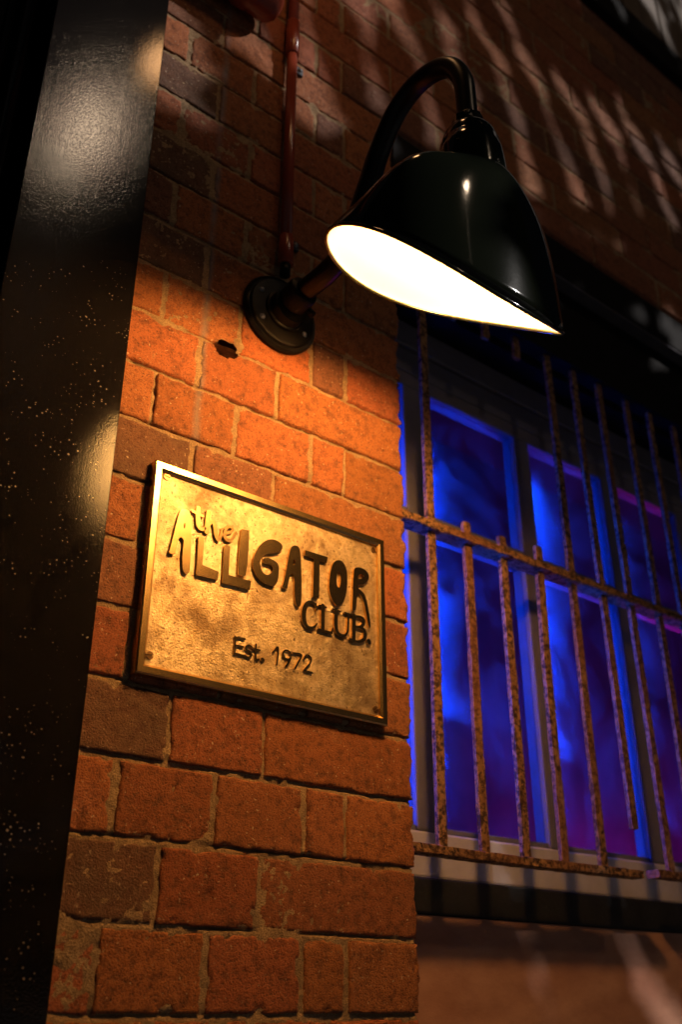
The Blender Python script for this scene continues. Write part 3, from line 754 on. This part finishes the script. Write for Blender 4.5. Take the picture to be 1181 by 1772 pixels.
for name, loops in POLY:
    sm = [catmull_closed(l) if len(l) > 10 or li > 0 else l for li, l in enumerate(loops)]
    allp = np.array(loops[0])
    def fn(gx, gz, sm=sm):
        d = sd_poly(sm[0], gx, gz)
        for h in sm[1:]: d = np.maximum(d, -sd_poly(h, gx, gz))
        return d
    letter(name, fn, (allp[:, 0].min(), allp[:, 0].max(), allp[:, 1].min(), allp[:, 1].max()), pq, 0.7, M['letter'])
for name, strokes in STROKE:
    allp = np.array([q for s in strokes for q in s])
    def fn(gx, gz, strokes=strokes):
        d = np.full(gx.shape, 1e9)
        for s in strokes: d = np.minimum(d, sd_stroke(s, gx, gz))
        return d
    m = allp[:, 2].max()
    letter(name, fn, (allp[:, 0].min() - m, allp[:, 0].max() + m, allp[:, 1].min() - m, allp[:, 1].max() + m), pq, 0.45, M['letter'], 0.9852 if allp[:, 1].max() < 75 else 0.9838)
for (sx, sz, rot) in ((0.512, 0.601, 1.4), (0.511, 0.365, 1.7), (0.857, 0.598, 0.7), (0.856, 0.361, 2.2)):
    # slotted screw head: two half discs with the slot between
    V = []; F = []
    for sgn in (1, -1):
        b = len(V); pts = []
        for k in range(13):
            a = -math.pi / 2 + math.pi * k / 12
            u, v = 0.0006 + 0.0042 * max(math.cos(a), 0), 0.0046 * math.sin(a)
            u *= sgn
            pts.append((u * math.cos(rot) - v * math.sin(rot), u * math.sin(rot) + v * math.cos(rot)))
        for (u, v) in pts: V.append(P(sx + u, FL - 0.0014, sz + v))
        for (u, v) in pts: V.append(P(sx + u, FL + 0.001, sz + v))
        F.append(tuple(range(b, b + 13)))
        for k in range(13): F.append((b + k, b + (k + 1) % 13, b + 13 + (k + 1) % 13, b + 13 + k))
    mesh_obj('screw', V, F, M['cast_screw'], pq)

# ------------------------------------------------------------------ window opening
lt = thing('lintel_beam', P(1.6, 1.05, 1.42), 'dark painted lintel over the barred window', 'lintel')
box('lintel_face', 0.936, 3.2, 1.003, 1.052, 1.422, ZL - 0.002, M['lintel'], lt, 0.003)
box('head_board', 0.936, 3.2, 1.036, 1.075, 1.225, 1.4205, M['lintel'], lt, 0.003)
box('head_packing', 0.92, 3.2, 1.0765, 1.25, 1.21, ZL - 0.004, M['lintel'], lt, 0.002)

box('soffit_board', 0.936, 3.2, 1.005, 1.035, 1.4165, 1.4215, M['soffit'], lt, 0.001)
win = thing('casement_window', P(1.6, 1.14, 0.18), 'white framed multi pane window glowing blue and purple behind iron bars', 'window')
FD = 1.14
open_x = [(0.80, 1.070), (1.125, 1.378), (1.425, 1.665), (1.712, 1.950), (2.0, 2.24), (2.29, 2.53)]
UZ0, UZ1, LZ0, LZ1 = 0.800, 1.062, 0.244, 0.764
mull = [(open_x[k][1], open_x[k + 1][0]) for k in range(5)] + [(2.53, 2.60)]
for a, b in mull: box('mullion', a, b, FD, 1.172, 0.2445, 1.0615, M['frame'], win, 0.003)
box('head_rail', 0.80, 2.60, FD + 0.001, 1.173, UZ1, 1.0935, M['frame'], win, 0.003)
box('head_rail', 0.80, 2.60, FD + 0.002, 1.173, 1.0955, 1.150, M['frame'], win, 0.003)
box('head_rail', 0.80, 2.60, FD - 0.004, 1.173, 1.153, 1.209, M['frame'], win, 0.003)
box('bottom_rail', 0.80, 2.60, FD - 0.002, 1.173, 0.176, LZ0, M['lit_rail'], win, 0.004)
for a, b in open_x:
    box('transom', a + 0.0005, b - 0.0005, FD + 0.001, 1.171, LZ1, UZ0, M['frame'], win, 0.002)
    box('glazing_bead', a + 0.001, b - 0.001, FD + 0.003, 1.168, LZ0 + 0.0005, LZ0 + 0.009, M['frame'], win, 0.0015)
    for (z0, z1, dd) in ((UZ0, UZ1, 1.150), (LZ0 + 0.0095, LZ1, 1.149)):
        box('glass_pane', a + 0.0005, b - 0.0005, dd, dd + 0.004, z0 + 0.0005, z1 - 0.0005, M['glass'], win, 0)

sl = box('window_sill', 0.918, 3.0, 1.121, 1.25, 0.124, 0.1745, M['sill'], None, 0.003)
tag(sl, 'dark slate sill under the white window frame', 'sill')
nx, nz = 150, 110
gx, gz = np.meshgrid(np.linspace(0.912, 3.0, nx + 1), np.linspace(-1.5, 0.1225, nz + 1), indexing='ij')
y = 0.125 + 0.0025 * fbm(gx * 6, gz * 9, 81, 4) - 0.012 * np.clip((gz - 0.112) / 0.011, 0, 1) ** 2 * 0
V = np.stack([gx, y, gz + EYE], -1).reshape(-1, 3); idx = np.arange(V.shape[0]).reshape(gx.shape)
F = np.stack([idx[:-1, :-1], idx[1:, :-1], idx[1:, 1:], idx[:-1, 1:]], -1).reshape(-1, 4).tolist()
rw = mesh_obj('rendered_wall', V, F, M['render'], None, smooth=True)
tag(rw, 'trowelled brown render panel below the window sill', 'wall')

# ------------------------------------------------------------------ rusted window bars
gr = thing('window_grille', P(1.3, 1.05, 0.2), 'rusted iron security bars with sawn off bars in front of the window', 'grille')
GD = 1.05
def iron(name, x0, z0, x1, z1, hw, hd, seed, dd=0.0, n=26):
    """square bar, pitted and slightly wavy, between two points of the grille plane"""
    a = np.array([x0, z0]); b = np.array([x1, z1]); L = np.hypot(*(b - a)); t = (b - a) / L; nn = np.array([t[1], -t[0]])
    V = []; F = []
    rows = max(4, int(L / 0.012))
    prof = [(-1, -0.85), (-0.85, -1), (0, -1.0), (0.85, -1), (1, -0.85), (1, 0.85), (0.85, 1), (0, 1), (-0.85, 1), (-1, 0.85)]
    m = len(prof)
    r = np.random.default_rng(seed)
    ph = r.uniform(0, 9)
    for i in range(rows + 1):
        s = i / rows; c = a + (b - a) * s + nn * 0.0012 * math.sin(s * 5 + ph)
        for k, (u, w) in enumerate(prof):
            j = 1 + 0.05 * r.normal()
            q = c + nn * u * hw * j
            V.append(P(q[0], GD + dd + w * hd * (1 + 0.05 * r.normal()), q[1]))
    for i in range(rows):
        for k in range(m): F.append((i * m + k, i * m + (k + 1) % m, (i + 1) * m + (k + 1) % m, (i + 1) * m + k))
    F.append(tuple(range(m))); F.append(tuple(range(rows * m, rows * m + m))[::-1])
    o = mesh_obj(name, V, F, M['rust'], gr)
    return o
HB = 0.0078
ZB, ZT = 0.207, 1.2245
bars = [(1.031, ZB, 1.040, ZT), (1.119, ZB, 1.121, 0.748), (1.208, ZB, 1.212, 0.747), (1.298, ZB, 1.309, 0.757),
        (1.398, ZB, 1.400, ZT), (1.494, 0.276, 1.484, ZT), (1.584, ZB, 1.571, ZT), (1.672, ZB, 1.669, ZT), (1.760, ZB, 1.756, ZT),
        (1.850, ZB, 1.850, ZT), (1.940, ZB, 1.942, ZT), (2.03, ZB, 2.03, ZT), (2.12, ZB, 2.12, ZT)]
for k, b in enumerate(bars): iron('bar', *b, 0.0086, 0.0042, 300 + k)
for k, (x, z) in enumerate(((1.121, 1.186), (1.212, 1.180), (1.302, 1.172))): iron('bar_stub', x, z, x, ZT, 0.0086, 0.0042, 340 + k)
iron('cross_rail', 0.905, 0.712, 2.2, 0.712, 0.0075, 0.0165, 350)
iron('bottom_rail', 0.905, 0.2, 1.487, 0.2, 0.0065, 0.0135, 351)
iron('bottom_rail', 1.532, 0.207, 2.2, 0.207, 0.0065, 0.0135, 352)

# ------------------------------------------------------------------ blue tube in the left jamb, room behind the glass
glow = mat_emit('blue_tube_glow', BLUE, 130.0); glow_dim = mat_emit('dim_blue_tube_glow', BLUE, 40.0)
for k, (tx, td, where) in enumerate(((0.980, 1.205, 'left jamb'), (1.134, 1.187, 'first mullion'), (1.434, 1.187, 'second mullion'), (1.721, 1.187, 'third mullion'))):
    lt_ = thing('led_tube', P(tx, td, 0.24), 'blue LED tube fixed behind the %s of the window' % where, 'light', 'blue tubes along the window frame')
    V, F = tube_geo([P(tx, td, 0.27), P(tx, td, 0.98)], 0.0065, 12)
    mesh_obj('tube', V, F, glow if k < 3 else glow_dim, lt_, True)
    for z in (0.245, 0.98):
        V, F = lathe_geo([(0.0, 0), (0.009, 0), (0.009, 0.025), (0.0, 0.025)], P(tx, td, z), (0, 0, 1), 12); mesh_obj('end_cap', V, F, M['plug'], lt_, True)

room = thing('room_interior', P(1.7, 1.9, -1.5), 'dim room behind the window glass', 'room')
tag(room, kind='structure')
RX0, RX1, RD0, RD1, RZ0, RZ1 = 0.46, 5.2, 1.26, 2.6, -1.5, 2.2
box('back_wall', RX0, RX1, RD1, RD1 + 0.05, RZ0, RZ1, M['curtain'], room, 0)
box('side_wall', RX0 - 0.05, RX0 - 0.002, RD0, RD1 - 0.002, RZ0, RZ1, M['interior'], room, 0)
box('side_wall', RX1 + 0.002, RX1 + 0.05, RD0, RD1 - 0.002, RZ0, RZ1, M['interior'], room, 0)
box('ceiling', RX0 - 0.05, RX1 + 0.05, RD0, RD1 + 0.05, RZ1 + 0.002, RZ1 + 0.05, M['interior'], room, 0)
box('outer_wall', 2.61, 5.25, 1.10, 1.255, -1.5, 1.2, M['lintel'], room, 0)
box('outer_wall', 3.201, 5.25, 1.10, 1.255, 1.201, 2.30, M['lintel'], room, 0)
box('outer_wall', 0.40, 3.0, 1.252, 1.256, -1.5, 0.17, M['interior'], room, 0)
def room_lamp(x, d, z, col, power, label, r=0.06):
    t = thing('party_lamp', P(x, d, z), label, 'lamp')
    bm = bmesh.new(); bmesh.ops.create_uvsphere(bm, u_segments=16, v_segments=10, radius=r)
    for v in bm.verts: v.co += Vector(P(x, d, z))
    bm_obj('globe', bm, mat_emit('coloured_globe_glow', col, power), t, True)
    V, F = tube_geo([P(x, d, z + r - 0.005), P(x, d, RZ1)], 0.006, 8); mesh_obj('flex', V, F, M['plug'], t, True)
room_lamp(0.75, 1.75, 0.9, (0.0, 0.05, 1.0), 25.0, 'blue globe lamp inside the room left of the window')
room_lamp(3.5, 2.1, -0.1, (1.0, 0.0, 0.55), 150.0, 'magenta globe lamp inside the room right of the window')

# ------------------------------------------------------------------ palm and street lamp across the footpath (they cast the leaf shadows)
T0 = 2.3
sx, sz = SUN_DIR.x / -SUN_DIR.y, SUN_DIR.z / -SUN_DIR.y
def aim(X, Z, t):
    """the place t metres out from the wall whose shadow falls on wall point X, Z"""
    return Vector((X + sx * t, -t, Z + EYE + sz * t))
prng = random.Random(21)
def make_palm(X, Z, t, label):
    crown = aim(X, Z, t)
    palm = thing('palm_tree', (crown.x, crown.y, 0), label, 'tree')
    pp = smooth_path([Vector((crown.x + 0.12, crown.y - 0.05, 0)), Vector((crown.x + 0.05, crown.y, crown.z * 0.35)), Vector((crown.x - 0.02, crown.y, crown.z * 0.7)), crown - Vector((0, 0, 0.05))], 10)
    rr = [0.10 - 0.04 * i / len(pp) + 0.006 * (i % 2) for i in range(len(pp))]
    V, F = tube_geo(pp, rr, 16); mesh_obj('trunk', V, F, M['trunk'], palm, True)
    return palm, crown
def frond(palm, crown, tip, droop, nleaf, llen, lw, ldir, spread, s0=0.12):
    mid = (crown + tip) * 0.5 + Vector((0, 0, droop))
    path = [crown * (1 - s) ** 2 + mid * 2 * s * (1 - s) + tip * s * s for s in np.linspace(0, 1, 14)]
    V, F = tube_geo(path, [0.012 * (1 - 0.8 * i / 13) for i in range(14)], 6)
    V = list(V); F = list(F)
    for k in range(nleaf):
        s = s0 + (1 - s0) * k / nleaf
        i = min(int(s * 13), 12); f = s * 13 - i
        c = path[i].lerp(path[i + 1], f); tg = (path[i + 1] - path[i]).normalized()
        for side in (1, -1):
            if prng.random() < 0.06: continue
            d = (ldir * side * (1.0 if side > 0 else 0.85) + tg * 0.10 + Vector((prng.uniform(-1, 1), prng.uniform(-1, 1), prng.uniform(-1, 1))) * spread).normalized()
            L = llen * (0.55 + 0.45 * math.sin(math.pi * min(1, s + 0.12))) * prng.uniform(0.85, 1.1)
            w = d.cross(SUN_DIR).normalized() * lw * prng.uniform(0.8, 1.2)
            b = len(V)
            V += [c, c + d * L * 0.35 + w, c + d * L * 0.35 - w, c + d * L * 0.75 + w * 0.7 + Vector((0, 0, -0.02)), c + d * L * 0.75 - w * 0.7 + Vector((0, 0, -0.02)), c + d * L + Vector((0, 0, -0.06))]
            F += [(b, b + 1, b + 2), (b + 1, b + 3, b + 4, b + 2), (b + 3, b + 5, b + 4)]
    return mesh_obj('frond', V, F, M['leaf'], palm)
LD = Vector((0.40, 0.0, -1.0)).normalized()
# tall palm: its leaf gaps throw streaks of light over the upper wall
tall, crown = make_palm(3.7, 2.3, 2.3, 'tall feather palm across the footpath whose fronds streak the upper wall')
for (X, Z, t, n, lw, L, a) in ((0.30, 1.75, 2.2, 20, 0.045, 0.66, 0.36), (0.35, 2.00, 2.4, 19, 0.046, 0.62, 0.55), (0.55, 2.65, 2.3, 18, 0.046, 0.60, 0.42), (0.9, 2.80, 2.2, 16, 0.042, 0.55, 0.60),
                               (2.0, 3.2, 2.3, 14, 0.03, 0.5, 0.45)):
    frond(tall, crown, aim(X, Z, t), 0.05, n, L, lw, Vector((a, 0.0, -1.0)).normalized(), 0.035)
frond(tall, crown, aim(0.95, 1.40, 2.3), 0.03, 70, 0.17, 0.04, LD, 0.08)
# bushy palm added out of view to keep light off the pier and window
young, crown = make_palm(1.25, 0.80, 2.2, 'bushy palm added out of view to shade the plaque and pier')
for k in range(96):
    a = 2 * math.pi * k / 96 + prng.uniform(-0.05, 0.05)
    q = (1.0, 0.8, 0.6)[k % 3]
    X = 1.25 + math.cos(a) * (1.35 if math.cos(a) > 0 else 1.15) * q * prng.uniform(0.9, 1.05)
    Z = 0.80 + math.sin(a) * (0.72 if math.sin(a) > 0 else (0.98 if X < 0.95 else 0.34)) * q * prng.uniform(0.92, 1.04)
    frond(young, crown, aim(X, Z, 2.2 + prng.uniform(-0.25, 0.25)), 0.06, 26, 0.24, 0.036, LD, 0.35, 0.02)
for k in range(60):
    X = prng.uniform(0.93, 2.5) if k < 16 else prng.uniform(0.25, 0.95); Z = prng.uniform(1.32, 1.42) if X > 0.93 else prng.uniform(-0.35, 0.5)
    frond(young, crown, aim(X, Z, 2.2 + prng.uniform(-0.25, 0.25)), 0.06, 26, 0.20, 0.036, LD, 0.4, 0.3)
for (X, Z) in ((2.4, 0.05), (2.3, -0.25), (1.6, -0.45)):
    frond(young, crown, aim(X, Z, 2.1), 0.06, 17, 0.42, 0.034, Vector((1.0, 0.0, -0.75)).normalized(), 0.08, 0.1)
for (X, Z) in ((2.3, -0.15), (1.9, -0.45)):
    frond(young, crown, aim(X, Z, 2.2), 0.06, 24, 0.36, 0.04, LD, 0.08, 0.1)

# street lights further down the lane: their glints show in the black paint
def street_lamp(x, y, z, power, label):
    t = thing('street_lamp', (x, y - 0.9, 0), label, 'street lamp')
    V, F = tube_geo(smooth_path([(x, y - 0.9, 0), (x, y - 0.9, z * 0.6), (x, y - 0.9, z - 0.2), (x, y - 0.7, z + 0.12), (x, y - 0.15, z + 0.16)], 8), 0.06, 12); mesh_obj('pole', V, F, M['steel'], t, True)
    V, F = lathe_geo([(0.03, 0.24), (0.08, 0.20), (0.20, 0.10), (0.22, 0.08), (0.21, 0.08)], (x, y, z), (0, 0, 1), 24); mesh_obj('hood', V, F, M['steel'], t, True)
    bm = bmesh.new(); bmesh.ops.create_uvsphere(bm, u_segments=16, v_segments=10, radius=0.15)
    for v in bm.verts: v.co = Vector((x, y, z)) + v.co
    bm_obj('globe', bm, mat_emit('street_globe_glow', (1.0, 0.72, 0.48), power), t, True)
street_lamp(2.06, -5.03, 6.58 + EYE, 75.0, 'tall street lamp further down the lane behind the camera')
